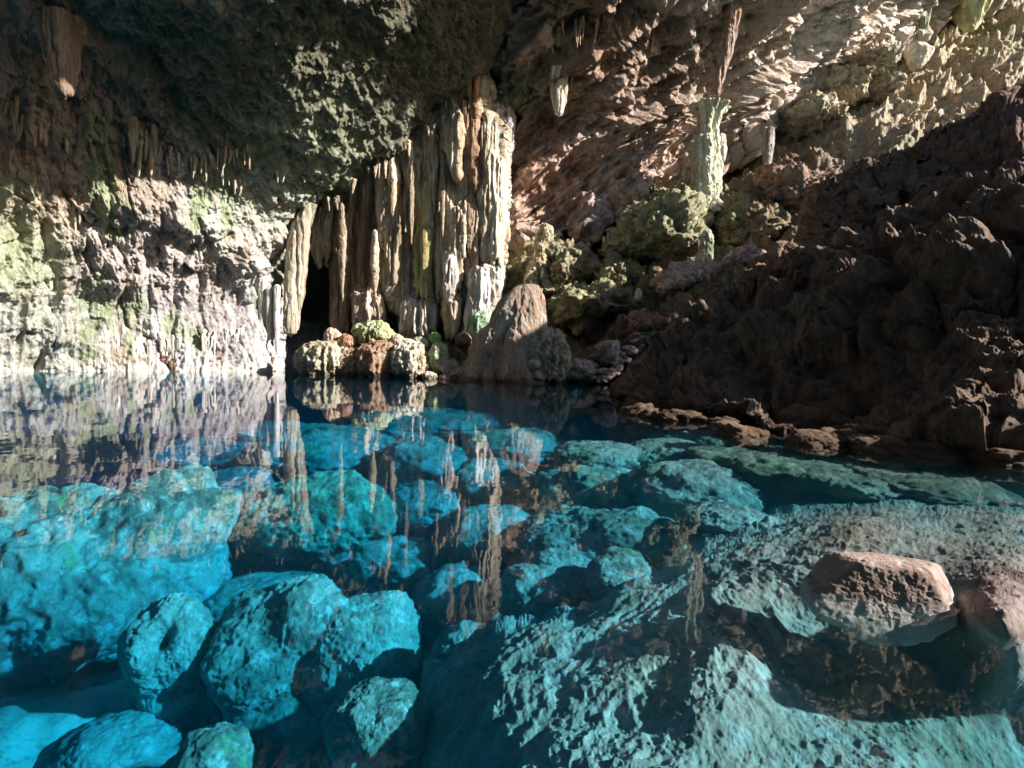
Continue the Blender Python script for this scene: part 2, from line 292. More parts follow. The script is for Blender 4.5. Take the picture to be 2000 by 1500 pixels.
# ---- vault beyond the frame: unseen rock shaping the light, with a sun gap -------------------------------------------------
def sheet(name, V, nx, ny, mat):
    idx = np.arange(nx*ny).reshape(ny, nx); Q = np.stack([idx[:-1, :-1], idx[1:, :-1], idx[1:, 1:], idx[:-1, 1:]], -1).reshape(-1, 4)
    return mesh_np(name, V, Q, mat, tint=np.ones((len(V), 3)))
nx = ny = 160; gx, gy = np.meshgrid(np.linspace(-34, 3, nx), np.linspace(-18, 3.5, ny)); P = np.stack([gx.ravel(), gy.ravel(), 0*gx.ravel()], 1)
P[:, 2] = 14.2-.02*(P[:, 0]+8)**2*sstep(0, -20, P[:, 0]) + .06*P[:, 0] - 12*sstep(-6, -18, P[:, 1])+fbm(P*.25, 5, 61)*2+fbm(P*1.2, 3, 63)*.4
P[:, 2] += 1.2
tag(sheet('vault', P, nx, ny, MC), 'unseen rock vault overhead, cut short to let the sun in', kind='structure')
nx, ny = 90, 120; gx, gy = np.meshgrid(np.linspace(2.5, 13, nx), np.linspace(-18, 3.5, ny)); P = np.stack([gx.ravel(), gy.ravel(), 0*gx.ravel()], 1)
P[:, 2] = 15.6+.25*(P[:, 0]-2.5)+fbm(P*.25, 5, 61)*2+fbm(P*1.2, 3, 63)*.4
tag(sheet('vault', P, nx, ny, MC), 'unseen rock vault added overhead at right to cut sky light', kind='structure')  # roof added over the right side to reduce sky fill
nx, ny = 160, 70; gx, gy = np.meshgrid(np.linspace(-34, 26, nx), np.linspace(-3, 19, ny)); P = np.stack([gx.ravel(), -13+0*gx.ravel(), gy.ravel()], 1)
P[:, 1] += fbm(P*.25, 5, 67)*2.5-.004*(P[:, 0]+4)**2*0
tag(sheet('added_rear_wall', P, nx, ny, MW), 'unseen rock wall added behind the viewer to cut sky light', kind='structure')  # added out of view to block sky fill from behind
nx, ny = 90, 90; gx, gy = np.meshgrid(np.linspace(-45, -4, nx), np.linspace(0, 1, ny)); P = np.stack([gx.ravel(), 45-16*gy.ravel(), -4+28*gy.ravel()], 1)
P[:, 1] += fbm(P*.3, 5, 68)*1.5
tag(sheet('added_back_wall', P, nx, ny, MW), 'rock sheet added to keep sky light out of the hollow behind the curtain', kind='structure')  # sheet added to shut out the sky and darken the hollow
# ---- lake bed ---------------------------------------------------------------
nx, ny = 420, 420
rr = np.geomspace(1.0, 60, ny)[:, None]*np.ones((1, nx)); aa = np.linspace(-math.radians(100), math.radians(100), nx)[None]*np.ones((ny, 1))
P = np.stack([(rr*np.sin(aa)).ravel(), (rr*np.cos(aa)-2.5).ravel(), 0*aa.ravel()], 1)
P[:, 2] = -2.7-2.7*sstep(5.5, 12, P[:, 1])*sstep(6, 0, P[:, 0])+.45*sstep(-1.5, -4, P[:, 0])*sstep(6, 4.5, P[:, 1])+.9*sstep(0, 6, P[:, 0])+fbm(P*.5, 5, 71)*.45+fbm(P*1.6, 5, 73, gain=.6)*.16+.45*np.clip(.45-worley(P*.9, 75)[0], 0, 1)
tag(sheet('lake_bed', P, nx, ny, MBED), 'silty bed of the pool', kind='structure')

# ------------------------------------------------------------------ solids
_ico = {}
def ico(n):
    if n not in _ico:
        b = bmesh.new(); bmesh.ops.create_icosphere(b, subdivisions=n, radius=1)
        _ico[n] = (np.array([v.co[:] for v in b.verts]), np.array([[v.index for v in f.verts] for f in b.faces])); b.free()
    return _ico[n]
def boulder(name, px, py, hw, hh, t, label, cat='boulder', mat=None, seed=1, lobes=None, dk=1.0, amp=.22, fine=.05, sub=5, group=None, tint=(1, 1, 1), flat=.0, facet=.15, z=None, rot=0, ridge=0.0, pit=0.0, carve=None, planes=()):
    if z is not None: t = float(tz(px, py, z))
    C = at(px, py, t); D, Q = ico(sub); rx = hw/F*t; rz = hh/F*t; ry = rx*dk
    r = np.ones(len(D))
    if lobes:
        rs = []
        for (cx, cy, cz, lr) in lobes:
            c = np.array([cx, cy, cz]); b = D@c; disc = b*b-((c*c).sum()-lr*lr); rs.append(np.where(disc > 0, b+np.sqrt(np.clip(disc, 0, None)), .05))
        k = 14.; r = np.log(sum(np.exp(k*x) for x in rs))/k
    o3 = np.array([seed*3.1, seed*1.7, seed*2.3])
    W = D*r[:, None]
    r = r*(1+amp*fbm(W*1.1+o3, 4, seed)+amp*.4*fbm(W*3+o3, 3, seed+2))
    if facet: 
        F1, _ = worley(W*1.3+o3, seed); r = r*(1-facet*(F1-.5))
    for (a_, b_, c_, dd) in planes:
        n_ = np.array([a_, b_, c_], float); n_ /= np.linalg.norm(n_); cc = D@n_; lim = np.where(cc > .05, dd/np.maximum(cc, .05), 99)
        r = -np.log(np.exp(-18*r)+np.exp(-18*np.minimum(lim, 9)))/18
    V = D*r[:, None]*np.array([rx, ry, rz])
    if flat: V[:, 2] = np.where(V[:, 2] > flat*rz, flat*rz+(V[:, 2]-flat*rz)*.25, V[:, 2])
    sc_ = max(rx, rz); U = V/sc_
    n = V/np.array([rx, ry, rz])**2; n /= np.linalg.norm(n, axis=1)[:, None]+1e-9
    d = fine*sc_*(fbm(U*6+o3, 4, seed+7, gain=.62)*1.4+.6*fbm(U*15+o3, 3, seed+9, ridge=True))
    if pit:
        F1, _ = worley(U*5+o3, seed+3); d -= pit*sc_*np.clip(.42-F1, 0, 1)
    if ridge: d += ridge*sc_*fbm(np.stack([U[:, 0]*5, U[:, 1]*5, U[:, 2]*.9], 1)+o3, 3, seed+5, ridge=True)
    if carve:
        for (cx, cz, cr, dep) in carve:      # hollow on the camera side
            q = ((U[:, 0]-cx)**2+(U[:, 2]-cz)**2); d -= dep*sc_*np.exp(-q/cr**2)*(U[:, 1] < .1)
    V = V+n*d[:, None]
    if rot: c, s = math.cos(rot), math.sin(rot); V = V@np.array([[c, 0, -s], [0, 1, 0], [s, 0, c]])
    o = mesh_np(name, V, Q, mat or MI, tint=np.ones((len(V), 3))*np.array(tint)); o.location = [float(v) for v in C]
    return tag(o, label, cat, group)
def spindle(name, rows, t, mat, seed=1, dk=.8, flute=.18, nf=3.2, fine=.05, nth=72, dz=1.6, tint=(1, 1, 1), parent=None, t2=None, wob=.06, rag=0.0, zs=.35, emb=0.0):
    rows = sorted(rows); ys = np.array([r[0] for r in rows], float); n = max(8, int((ys[-1]-ys[0])/dz))
    y = np.linspace(ys[0], ys[-1], n); xl = np.interp(y, ys, [r[1] for r in rows]); xr = np.interp(y, ys, [r[2] for r in rows])
    tt = np.linspace(t, t2 if t2 else t, n)
    C = at((xl+xr)/2, y, tt); w = (xr-xl)/2/F*tt
    e = np.linspace(0, 1, n); C = C+(fw*emb)[None]*(1-sstep(0, .3, e))[:, None]; cap = np.minimum(1, np.sqrt(np.clip(np.minimum(e, 1-e)*n/3.0, 0, 1))*.9+.1); w = w*cap
    C[:, 2] = np.linspace(C[0, 2], C[-1, 2], n); 
    th = np.linspace(0, 2*math.pi, nth, endpoint=False); cs, sn = np.cos(th), np.sin(th)
    W = w[:, None]*np.ones(nth); X = cs[None]*W; Y = sn[None]*W*dk
    B = np.stack([X+C[:, 0:1], Y+C[:, 1:2], C[:, 2:3]+0*X], -1).reshape(-1, 3)
    nrm = np.stack([np.broadcast_to(cs, W.shape), np.broadcast_to(sn, W.shape), 0*W], -1).reshape(-1, 3)
    wm = max(float(np.median(w)), .02); o3 = np.array([seed*5.3, seed*2.9, seed*1.3]); L_ = (B-C.mean(0))/wm
    wf = W.ravel()
    U_ = np.stack([L_[:, 0]*nf*.5, L_[:, 1]*nf*.5, L_[:, 2]*zs*.12], 1)+.3*np.stack([fbm(L_*.6+o3, 3, seed), fbm(L_*.6-o3, 3, seed), 0*wf], 1)
    w1, _, id1 = worleyv(U_, seed); w2, _, id2 = worleyv(U_*2.3, seed+1)
    eh = np.repeat(e, nth); cut = sstep(.02, .0, 1-eh-.35*rag*id1**1.5)
    d = wf*flute*(1.1*np.sqrt(np.clip(1-(w1/.75)**2, 0, 1))+.45*np.sqrt(np.clip(1-(w2/.75)**2, 0, 1))-.8)-cut*wf*.75
    d += wf*wob*3*fbm(L_*np.array([.5, .5, .45])+o3, 3, seed+3)+np.minimum(wf, wm)*fine*2*fbm(L_*np.array([3, 3, 1.6])+o3, 4, seed+6, gain=.65)
    V = B+nrm*d[:, None]
    # ragged ends
    i = np.arange(n)[:, None]*nth; j = np.arange(nth)[None]; j2 = (j+1) % nth
    Q = np.stack([i[:-1]+j, i[:-1]+j2, i[1:]+j2, i[1:]+j], -1).reshape(-1, 4)
    V = np.vstack([V, C[0]+[0, 0, wm*.1], C[-1]-[0, 0, wm*.15]])
    top = len(V)-2; bot = len(V)-1; jj = np.arange(nth); b0 = (n-1)*nth
    capq = np.vstack([np.stack([np.full(nth, top), (jj+1) % nth, jj], 1), np.stack([np.full(nth, bot), b0+jj, b0+(jj+1) % nth], 1)])
    Qt = np.vstack([Q[:, [0, 2, 1]], Q[:, [0, 3, 2]], capq])
    base = C[0] if parent is None else np.zeros(3)
    o = mesh_np(name, V-base, Qt, mat, tint=np.ones((len(V), 3))*np.array(tint))
    o.location = [float(v) for v in base]
    if parent is not None:
        o.parent = parent; o.matrix_parent_inverse = Matrix.Translation(-Vector(parent.location))
    return o

# ---- the draped curtain -----------------------------------------------------
cur = empty('stalactite_curtain', at(820, 230, 29.5), 'great fluted curtain of fused tan stalactites hanging in the middle of the cave', 'stalactite')
back = [(x, y) for x, y in ((612, 500), (610, 410), (680, 340), (750, 280), (830, 215), (910, 140), (945, 150), (952, 235), (992, 238), (990, 420), (975, 560), (940, 650), (910, 660), (900, 600), (880, 585), (866, 560), (850, 600), (790, 610), (770, 590), (755, 565), (735, 605), (700, 590), (680, 612), (652, 600), (648, 515))]
def reliefK(P, px, py, N):
    q = P.copy(); out = 0
    for k, (sc_, am) in enumerate(((.75, .55), (1.5, .4), (3.0, .2), (6, .08))):
        U = P*np.array([sc_, sc_, .02*sc_])+.35*fbm(P*np.array([.5, .5, .12])*sc_, 3, 131+k)[:, None]
        F1, o, i = worleyv(U, 131+k); zend = 1.8+i*9.5
        out = out+am*np.sqrt(np.clip(1-(F1/.68)**2, 0, 1))*(.25+.75*sstep(zend-.12, zend+.05, P[:, 2]+.25*F1*0))
    return out+fbm(P*.5, 3, 83)*.4+fbm(P*np.array([5, 5, 1.2]), 4, 85, gain=.6)*.1
def reliefK0(P, px, py, N): return fbm(P*np.array([1.6, 1.6, .12]), 4, 81, ridge=True)*.45+fbm(P*.5, 3, 83)*.5+fbm(P*np.array([4, 4, .8]), 3, 85)*.12
bk = layer('backing', (580, 130, 1030, 690), 1.1, back, [(650, 600, 30.4), (650, 400, 30.6), (800, 400, 29.7), (980, 400, 29.6), (800, 620, 30.0), (980, 600, 30.0), (900, 220, 29.6), (800, 250, 30)], reliefK, MCU, base=(.95, .85, .7), pal=((700, 480, 95, (.55, .43, .34)), (960, 400, 60, (1.2, 1.1, .95)), (960, 580, 50, (1.35, 1.35, 1.4)), (830, 620, 50, (1.2, 1.15, 1.2)), (640, 460, 25, (1.1, 1, .9)), (825, 500, 26, (1.1, 1.2, .75))), curl=(16, .9), skirt=(6, 10), warp=(7, .05))  # brown left patch darkened further to paint the curtain's shaded side
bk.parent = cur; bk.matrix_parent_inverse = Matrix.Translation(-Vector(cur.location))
cols = [  # rows, depth, tint (brown left lobes darkened further in place of shade)
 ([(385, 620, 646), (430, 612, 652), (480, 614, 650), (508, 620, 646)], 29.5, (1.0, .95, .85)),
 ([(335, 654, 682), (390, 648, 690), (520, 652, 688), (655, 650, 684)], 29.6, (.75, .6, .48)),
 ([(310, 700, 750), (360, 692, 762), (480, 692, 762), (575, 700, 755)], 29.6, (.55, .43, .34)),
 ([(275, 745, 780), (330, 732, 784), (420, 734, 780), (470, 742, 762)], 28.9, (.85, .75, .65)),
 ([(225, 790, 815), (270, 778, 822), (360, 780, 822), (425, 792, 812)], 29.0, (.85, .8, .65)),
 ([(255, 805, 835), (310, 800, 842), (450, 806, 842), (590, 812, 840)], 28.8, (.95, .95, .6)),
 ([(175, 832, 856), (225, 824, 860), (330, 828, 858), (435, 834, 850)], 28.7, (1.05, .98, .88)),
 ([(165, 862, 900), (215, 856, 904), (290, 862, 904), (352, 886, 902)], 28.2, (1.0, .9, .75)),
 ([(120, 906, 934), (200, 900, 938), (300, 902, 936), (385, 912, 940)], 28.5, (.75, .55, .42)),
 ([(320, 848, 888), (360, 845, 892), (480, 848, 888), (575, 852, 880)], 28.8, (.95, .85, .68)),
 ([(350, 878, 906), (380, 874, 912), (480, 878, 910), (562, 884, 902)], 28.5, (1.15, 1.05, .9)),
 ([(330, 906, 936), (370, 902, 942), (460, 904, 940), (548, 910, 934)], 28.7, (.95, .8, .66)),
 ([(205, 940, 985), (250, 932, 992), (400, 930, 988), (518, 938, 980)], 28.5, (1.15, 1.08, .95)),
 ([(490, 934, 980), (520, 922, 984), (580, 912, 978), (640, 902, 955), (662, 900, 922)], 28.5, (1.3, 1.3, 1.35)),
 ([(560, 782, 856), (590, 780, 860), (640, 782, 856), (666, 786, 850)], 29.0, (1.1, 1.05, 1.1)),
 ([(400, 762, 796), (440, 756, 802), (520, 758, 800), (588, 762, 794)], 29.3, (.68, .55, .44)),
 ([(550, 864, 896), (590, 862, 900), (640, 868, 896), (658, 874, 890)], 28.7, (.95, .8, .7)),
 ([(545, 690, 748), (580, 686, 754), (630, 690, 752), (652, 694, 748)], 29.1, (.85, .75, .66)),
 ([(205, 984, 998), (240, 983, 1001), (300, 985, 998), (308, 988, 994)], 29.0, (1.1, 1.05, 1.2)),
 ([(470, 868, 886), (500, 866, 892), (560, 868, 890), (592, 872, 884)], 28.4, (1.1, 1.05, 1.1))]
def drape(rows, t, ti, k):
    rs = np.random.RandomState(50+k); rows = sorted(rows); y0, y1 = rows[0][0], rows[-1][0]
    ys = np.linspace(y0, y1, 7); r = np.array(rows, float)
    left = [(np.interp(y, r[:, 0], r[:, 1]), y) for y in ys]; right = [(np.interp(y, r[:, 0], r[:, 2]), y) for y in ys[::-1]]
    xl, xr = left[-1][0], right[0][0]; n = max(1, int((xr-xl)/9)); teeth = []
    for i in range(n):
        a = xl+(xr-xl)*(i+.5)/n; teeth += [(a, y1+rs.uniform(4, 22)), (xl+(xr-xl)*(i+1)/n-.5, y1-rs.uniform(2, 24))]
    poly = left+teeth[:-1]+right
    mx = (r[:, 1]+r[:, 2]).mean()/2; hw = (r[:, 2]-r[:, 1]).max()/2; em = 1.2
    ct = [(mx, y0, t+em), (mx-hw, y0, t+em+.4), (mx+hw, y0, t+em+.3)]
    for f in (.3, .65, 1): y = y0+f*(y1-y0); ct += [(mx, y, t), (mx-hw, y, t+.5), (mx+hw, y, t+.35)]
    def rel(P, px, py, N):
        o3 = np.array([k*3.3, k*1.9, k*.7]); wv = .25*fbm(P*np.array([.8, .8, .35])+o3, 3, 141)[:, None]
        a = fbm((P+wv)*np.array([1.5, 1.5, .07])+o3, 3, 143, gain=.62, ridge=True)*.34; b = fbm((P+wv*.6)*np.array([4.2, 4.2, .25])+o3, 3, 145, gain=.6, ridge=True)*.13
        led = fbm(np.stack([P[:, 0]*1.1, P[:, 1]*1.1, P[:, 2]*.8], 1)+o3, 3, 147)*.22
        return a+b+led+fbm(P*np.array([6, 6, 3.5]), 3, 149)*.05
    xa, xb = r[:, 1].min()-14, r[:, 2].max()+14
    o = layer('drapery', (xa, y0-8, xb, y1+30), 1.0, poly, ct, rel, MCU, base=ti, curl=(max(6, hw*.45), .55), skirt=(5, 1.6), warp=(4, .07))
    o.parent = cur; o.matrix_parent_inverse = Matrix.Translation(-Vector(cur.location))
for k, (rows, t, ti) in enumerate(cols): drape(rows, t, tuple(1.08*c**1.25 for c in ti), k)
# slimmer ribs that run down over the broad lobes
rs = np.random.RandomState(5)
for k in range(6):
    x = rs.uniform(660, 985); top = np.interp(x, [660, 760, 860, 930, 985], [400, 315, 230, 200, 260])+rs.uniform(0, 160); ln = rs.uniform(70, 190); w = rs.uniform(4, 8)
    bt = min(top+ln, 590)
    g = rs.uniform(.8, 1.3)
    spindle('rib', [(top-30, x-w*.5, x+w*.5), (top+.2*ln, x-w, x+w), (top+.7*ln, x-w*.8, x+w*.8), (bt, x-w*.25, x+w*.25)], 28.75+rs.uniform(-.25, .35), MCU, seed=60+k, parent=cur, flute=.3, tint=(g, g*.9, g*.75), nth=24, fine=.15, wob=.1)

# ---- named stalactites, stalagmites and columns ------------------------------
def one(name, rows, t, label, mat=MCU, cat='stalactite', group=None, **k):
    o = spindle(name, rows, t, mat, **k); return tag(o, label, cat, group)
one('stalactite', [(395, 588, 618), (440, 572, 608), (490, 561, 599), (540, 556, 594), (600, 553, 588), (645, 552, 582), (657, 556, 580)], 28.4, 'thick tan stalactite beside the black hollow left of the curtain', seed=91, flute=.3, tint=(.85, .8, .68), rag=.3, nth=140, dk=.6, nf=2.4)
for i, (x, w, y0, y1) in enumerate(((500, 7, 560, 660), (513, 8, 540, 690), (527, 7, 560, 665), (541, 6, 555, 690), (488, 6, 580, 690))):
    one('stalactite', [(y0, x-w, x+w), ((y0+y1)/2, x-w, x+w), (y1, x-w*.4, x+w*.4)], 28.0-.1*i, 'thin white dripstone in the row left of the black hollow', group='thin dripstones beside the hollow', seed=100+i, tint=(1.2, 1.2, 1.25), nth=40)
big = one('stalactite', [(30, 84, 156), (70, 84, 150), (120, 92, 146), (160, 104, 142), (182, 114, 138), (195, 122, 132)], 17.6, 'bulky fluted orange-brown stalactite at the top left corner', seed=95, flute=.35, tint=(.75, .6, .5), nth=140, nf=2.6, rag=.3)
one('stalactite', [(130, 1076, 1104), (160, 1077, 1106), (200, 1080, 1104), (222, 1084, 1100), (228, 1088, 1097)], 29.0, 'white tipped blunt stalactite hanging alone from the brown overhang', seed=96, flute=.35, tint=(1.3, 1.15, 1.0), nth=80)
one('stalactite', [(130, 924, 936), (160, 926, 936), (192, 928, 933)], 28.3, 'thin orange stalactite above the curtain', seed=97, tint=(1.3, .7, .35), nth=30)
one('stalactite', [(140, 908, 920), (170, 909, 921), (190, 912, 920)], 28.3, 'short brown stalactite above the curtain', seed=98, tint=(.8, .6, .5), nth=30)
one('column', [(205, 1345, 1425), (228, 1362, 1408), (250, 1366, 1402), (280, 1356, 1405), (320, 1350, 1403), (350, 1354, 1400), (380, 1352, 1398), (405, 1345, 1405), (425, 1330, 1420)], 31.5, 'pale green fluted column under the far overhang', cat='column', seed=99, flute=.42, tint=(1.15, 1.2, 1.0), nth=200, nf=3.2, fine=.14, wob=.12)
one('stalactite', [(-40, 1416, 1452), (10, 1418, 1448), (60, 1414, 1440), (100, 1406, 1430), (140, 1398, 1418), (170, 1396, 1410), (190, 1399, 1405)], 29.5, 'long knobbly brown stalactite at the top of the overhang', seed=103, flute=.3, wob=.16, tint=(.85, .7, .6), mat=MB, nth=100)
one('stalactite', [(-30, 1870, 1935), (20, 1873, 1925), (45, 1880, 1915), (62, 1888, 1905)], 40, 'wide yellow green stalactite at the bright upper right corner', seed=105, flute=.4, tint=(1.2, 1.3, .8), nth=100)
one('stalactite', [(-20, 1785, 1812), (20, 1782, 1815), (50, 1795, 1810), (58, 1798, 1806)], 39, 'grey green stalactite left of the wide corner one', seed=106, flute=.4, tint=(.7, .8, .65), nth=80)
one('stalagmite', [(446, 1376, 1388), (462, 1370, 1392), (490, 1366, 1392), (515, 1360, 1398), (535, 1348, 1412), (560, 1325, 1440)], 28.3, 'pale green stalagmite post standing on the rubble slope', cat='stalagmite', seed=107, flute=.3, tint=(1.2, 1.4, 1.2), nth=130, wob=.16, fine=.14, mat=MI)
one('stalagmite', [(436, 1060, 1072), (450, 1052, 1080), (470, 1044, 1074), (495, 1046, 1070), (520, 1040, 1076), (545, 1030, 1086), (575, 1012, 1100)], 29.9, 'lumpy yellow grey stalagmite right of the curtain', cat='stalagmite', seed=108, flute=.3, wob=.28, fine=.16, tint=(1.1, 1.1, .85), nth=130, mat=MI)
one('stalagmite', [(562, 1244, 1252), (575, 1240, 1254), (590, 1238, 1252)], 27.0, 'tiny white stump on the reddish slope', cat='stalagmite', seed=109, tint=(1.5, 1.5, 1.5), nth=30, mat=MI)
one('stalactite', [(248, 1488, 1512), (290, 1490, 1508), (325, 1494, 1504), (342, 1497, 1501)], 33.8, 'grey fluted stalactite beside the dark crevice of the overhang', seed=110, flute=.35, tint=(.9, .9, .95), nth=60, rag=.4, wob=.12)
one('stalactite', [(260, 1402, 1416), (290, 1402, 1420), (318, 1408, 1416)], 33, 'short whitish stalactite right of the pale column', seed=111, tint=(1.3, 1.3, 1.3), nth=40)
# the mound
mound = one('stalagmite', [(554, 1022, 1050), (566, 1002, 1062), (585, 985, 1070), (610, 968, 1074), (640, 950, 1078), (665, 935, 1084), (690, 920, 1092), (715, 905, 1100), (742, 888, 1108), (790, 880, 1115)], 25.6,
            'rounded brown stalagmite mound with a green crust standing in the pool', cat='stalagmite', mat=MST, seed=120, flute=.13, wob=.11, dk=.62, nth=260, dz=1.2, fine=.06, nf=3.0)
for i, (x, y, w, h) in enumerate(((988, 730, 7, 20), (1010, 735, 9, 12), (1030, 733, 12, 14), (1052, 736, 12, 12), (1072, 728, 12, 18), (1090, 735, 10, 14), (1044, 712, 13, 12), (1064, 700, 12, 18), (1020, 715, 9, 12))):
    boulder('stone', x, y, w, h, 24.2+.12*(i % 3), 'small white crusted knob at the foot of the brown mound', 'stone', MI, seed=130+i, sub=4, amp=.3, fine=.09, tint=(1.25, 1.22, 1.2), group='white knobs round the foot of the mound')
boulder('boulder', 1072, 700, 34, 52, 24.9, 'white crusted bulge on the right foot of the brown mound', 'boulder', MI, seed=148, sub=6, amp=.3, fine=.09, ridge=.25, tint=(1.05, 1.1, 1.0))
# island rocks under the curtain
isl = [(640, 708, 50, 36, 26.6, 'rounded grey green boulder at the left end of the island', (.95, 1.0, .85)), (738, 712, 44, 42, 26.3, 'dark brown drip streaked boulder in the middle of the island', (.7, .55, .45)),
       (800, 706, 34, 40, 26.0, 'pale streaked boulder at the right half of the island', (1.15, 1.15, 1.05)), (690, 712, 36, 34, 26.6, 'brown boulder between the grey green and the dark one', (.75, .62, .5)),
       (650, 660, 15, 18, 26.8, 'small white upright stone at the left top of the island', (1.3, 1.25, 1.2)), (678, 668, 17, 14, 26.6, 'small reddish stone on the island beside the white upright one', (1, .7, .6)),
       (735, 655, 34, 24, 27.2, 'mossy pale stone behind the dark boulder', (.9, 1.15, .75)), (702, 645, 13, 14, 27.4, 'little green lump leaning on the curtain foot', (.85, 1.15, .75)),
       (857, 698, 17, 28, 26.2, 'upright green topped rock right of the pale streaked boulder', (.85, 1.2, .85)), (880, 722, 16, 18, 25.8, 'grey brown rock between the island and the mound', (.8, .75, .8)),
       (905, 735, 24, 16, 25.6, 'smooth pink brown rock touching the left foot of the mound', (1.1, .9, .85)), (848, 662, 12, 12, 27, 'round bright green lump below the curtain', (.5, 1.2, .5)),
       (870, 741, 14, 9, 25.4, 'small pale stone at the waterline before the island', (1.3, 1.2, 1.1)), (840, 737, 14, 10, 25.4, 'white drip stone at the right tip of the island', (1.4, 1.35, 1.3)),
       (905, 665, 15, 14, 27.2, 'dark red stone wedged between curtain and mound', (.7, .5, .4)), (775, 668, 16, 14, 26.9, 'knobby pale stone in the middle of the island top', (1.1, 1.1, .95)), (820, 672, 14, 14, 26.7, 'small green grey stone right on the island top', (.9, 1.1, .8)),
       (940, 640, 22, 30, 28.0, 'turquoise tinted rock behind the curtain tip', (.75, 1.3, 1.1))]
for i, (x, y, w, h, t, lb, ti) in enumerate(isl):
    boulder('boulder' if w > 25 else 'stone', x, y, w, h, t, lb, 'boulder' if w > 25 else 'stone', MI, seed=150+i, sub=6 if w > 25 else 5, amp=.22, fine=.05, ridge=.16, tint=ti)
# mossy boulders of the slope
mos = [(1110, 528, 62, 50, 30.8, 'round yellow green mossy boulder right of the lumpy stalagmite', (1, 1, 1)), (1285, 470, 88, 62, 31.5, 'largest mossy yellow green boulder high on the slope', (1.05, 1.1, 1)),
       (1150, 600, 80, 48, 29.5, 'wide mossy ledge boulder above the brown mound', (.95, .95, .9)), (1450, 455, 72, 52, 30.8, 'brown and green cratered boulder left of the outcrop', (.9, .75, .65)),
       (1200, 545, 50, 40, 30.3, 'mossy boulder between the round one and the largest', (1, 1.05, .9)), (1345, 560, 62, 42, 27.4, 'smooth pale boulder under the green stalagmite post', (1.1, 1.0, .95)),
       (1305, 405, 46, 26, 33.2, 'bright green ragged rock under the pale column', (1.2, 1.4, 1.1)), (1450, 520, 50, 30, 27.6, 'grey white knobby boulder at the outcrop edge', (1.1, 1.0, 1.1)),
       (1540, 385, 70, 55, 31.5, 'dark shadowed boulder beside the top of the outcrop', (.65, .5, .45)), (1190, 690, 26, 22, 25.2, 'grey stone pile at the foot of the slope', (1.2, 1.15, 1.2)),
       (1130, 725, 30, 20, 25.0, 'white crusted rock just right of the mound', (1.25, 1.2, 1.2)), (1270, 640, 60, 26, 26.6, 'reddish brown ledge low on the slope', (.85, .55, .5)), (1330, 605, 34, 20, 26.4, 'purple grey block on the reddish ledge', (1, .85, .95))]
for i, (x, y, w, h, t, lb, ti) in enumerate(mos):
    boulder('boulder', x, y, w, h, t+.5, lb, 'boulder', MM if i in (0, 1, 2, 3, 4, 6) else MI, seed=180+i, sub=6, amp=.42, fine=.13, facet=.6, pit=.3, dk=1.3, tint=ti)
one('rock', [(85, 1772, 1800), (100, 1770, 1822), (118, 1773, 1812), (138, 1782, 1796)], 35.5, 'white pointed rock jutting out in the sun at upper right', cat='rock', seed=140, flute=.1, tint=(1.5, 1.55, 1.4), mat=MI, nth=60)
for i, (x, y, w, h, lb) in enumerate(((1690, 135, 45, 22, 'bright green white slab on the sunny slope'), (1722, 168, 26, 16, 'white rounded rock below the bright slab'), (1640, 170, 40, 26, 'green crusted rock left of the bright slab'), (1570, 240, 50, 26, 'pale green ledge above the dark boulder'), (1740, 240, 34, 20, 'tan rock above the ridge of the outcrop'))):
    boulder('rock', x, y, w, h, 36.5, lb, 'rock', MI, seed=210+i, sub=6, amp=.5, fine=.13, facet=.7, ridge=.2, dk=1.3, tint=(1.2, 1.2, 1.0))
# cobbles at the foot of the slope
rs = np.random.RandomState(3); proto = None
protos = [boulder('cobble', 1150, 735, 8, 6, 24.5, 'small purple grey cobble at the foot of the slope', 'stone', MI, seed=230+k, sub=3, amp=.35, fine=.06, tint=(1, .82, .9), group='purple cobbles at the foot of the slope') for k in range(4)]
for k in range(70):
    u = rs.rand(); x = 1165+ u*110+rs.uniform(-14, 14); y = 745-u*95+rs.uniform(-14, 12)
    if polysd(polyD, np.array([x]), np.array([y]))[0] > 6: continue
    P = at(x, y, 24.6+1.2*u-(.0)); o = protos[k % 4].copy(); COL.objects.link(o); o.location = [float(v) for v in P]; s = rs.uniform(.5, 1.15); o.scale = (s*1.1, s, s*.8); o.rotation_euler = (0, 0, rs.uniform(0, 6))
for k, o in enumerate(protos): o.location = [float(v) for v in at(1168+9*k, 742-6*k, 24.7)]
# small fringes of stalactites
def fringe(pts, n, ln, w, tfun, label, group, tint, seed, mat=MCU):
    rs = np.random.RandomState(seed); protos = []
    for k in range(6):
        protos.append(spindle('stalactite', [(0, 994, 1006), (20, 995, 1005), (60, 997, 1003), (85, 998.6, 1001.4)], 28, mat, seed=seed*7+k, nth=28, dz=3, wob=.16, flute=.3, fine=.15, tint=tint))
    used = set(); pts = np.array(pts, float)
    seg = np.r_[0, np.cumsum(np.hypot(*np.diff(pts, axis=0).T))]
    for k in range(n):
        s = rs.rand()*seg[-1]; x = np.interp(s, seg, pts[:, 0])+rs.uniform(-6, 6); y = np.interp(s, seg, pts[:, 1])+rs.uniform(-10, 8)
        t = tfun(x, y); i = k % 6
        if i not in used: o = protos[i]; used.add(i)
        else: o = protos[i].copy(); COL.objects.link(o)
        L = rs.uniform(.4, 1.2)*ln; ww = rs.uniform(.5, 1.2)*w*.85
        o.location = [float(v) for v in at(x, y, t)]; o.scale = (ww/6*t/28, ww/6*t/28, L/85*t/28); o.rotation_euler = (0, 0, rs.uniform(0, 6))
        tag(o, label, 'stalactite', group)
    for i in range(6):
        if i not in used: bpy.data.objects.remove(protos[i])
def tA(x, y): return float(tps(ctrlA, np.array([x]), np.array([y]))[0])-.35
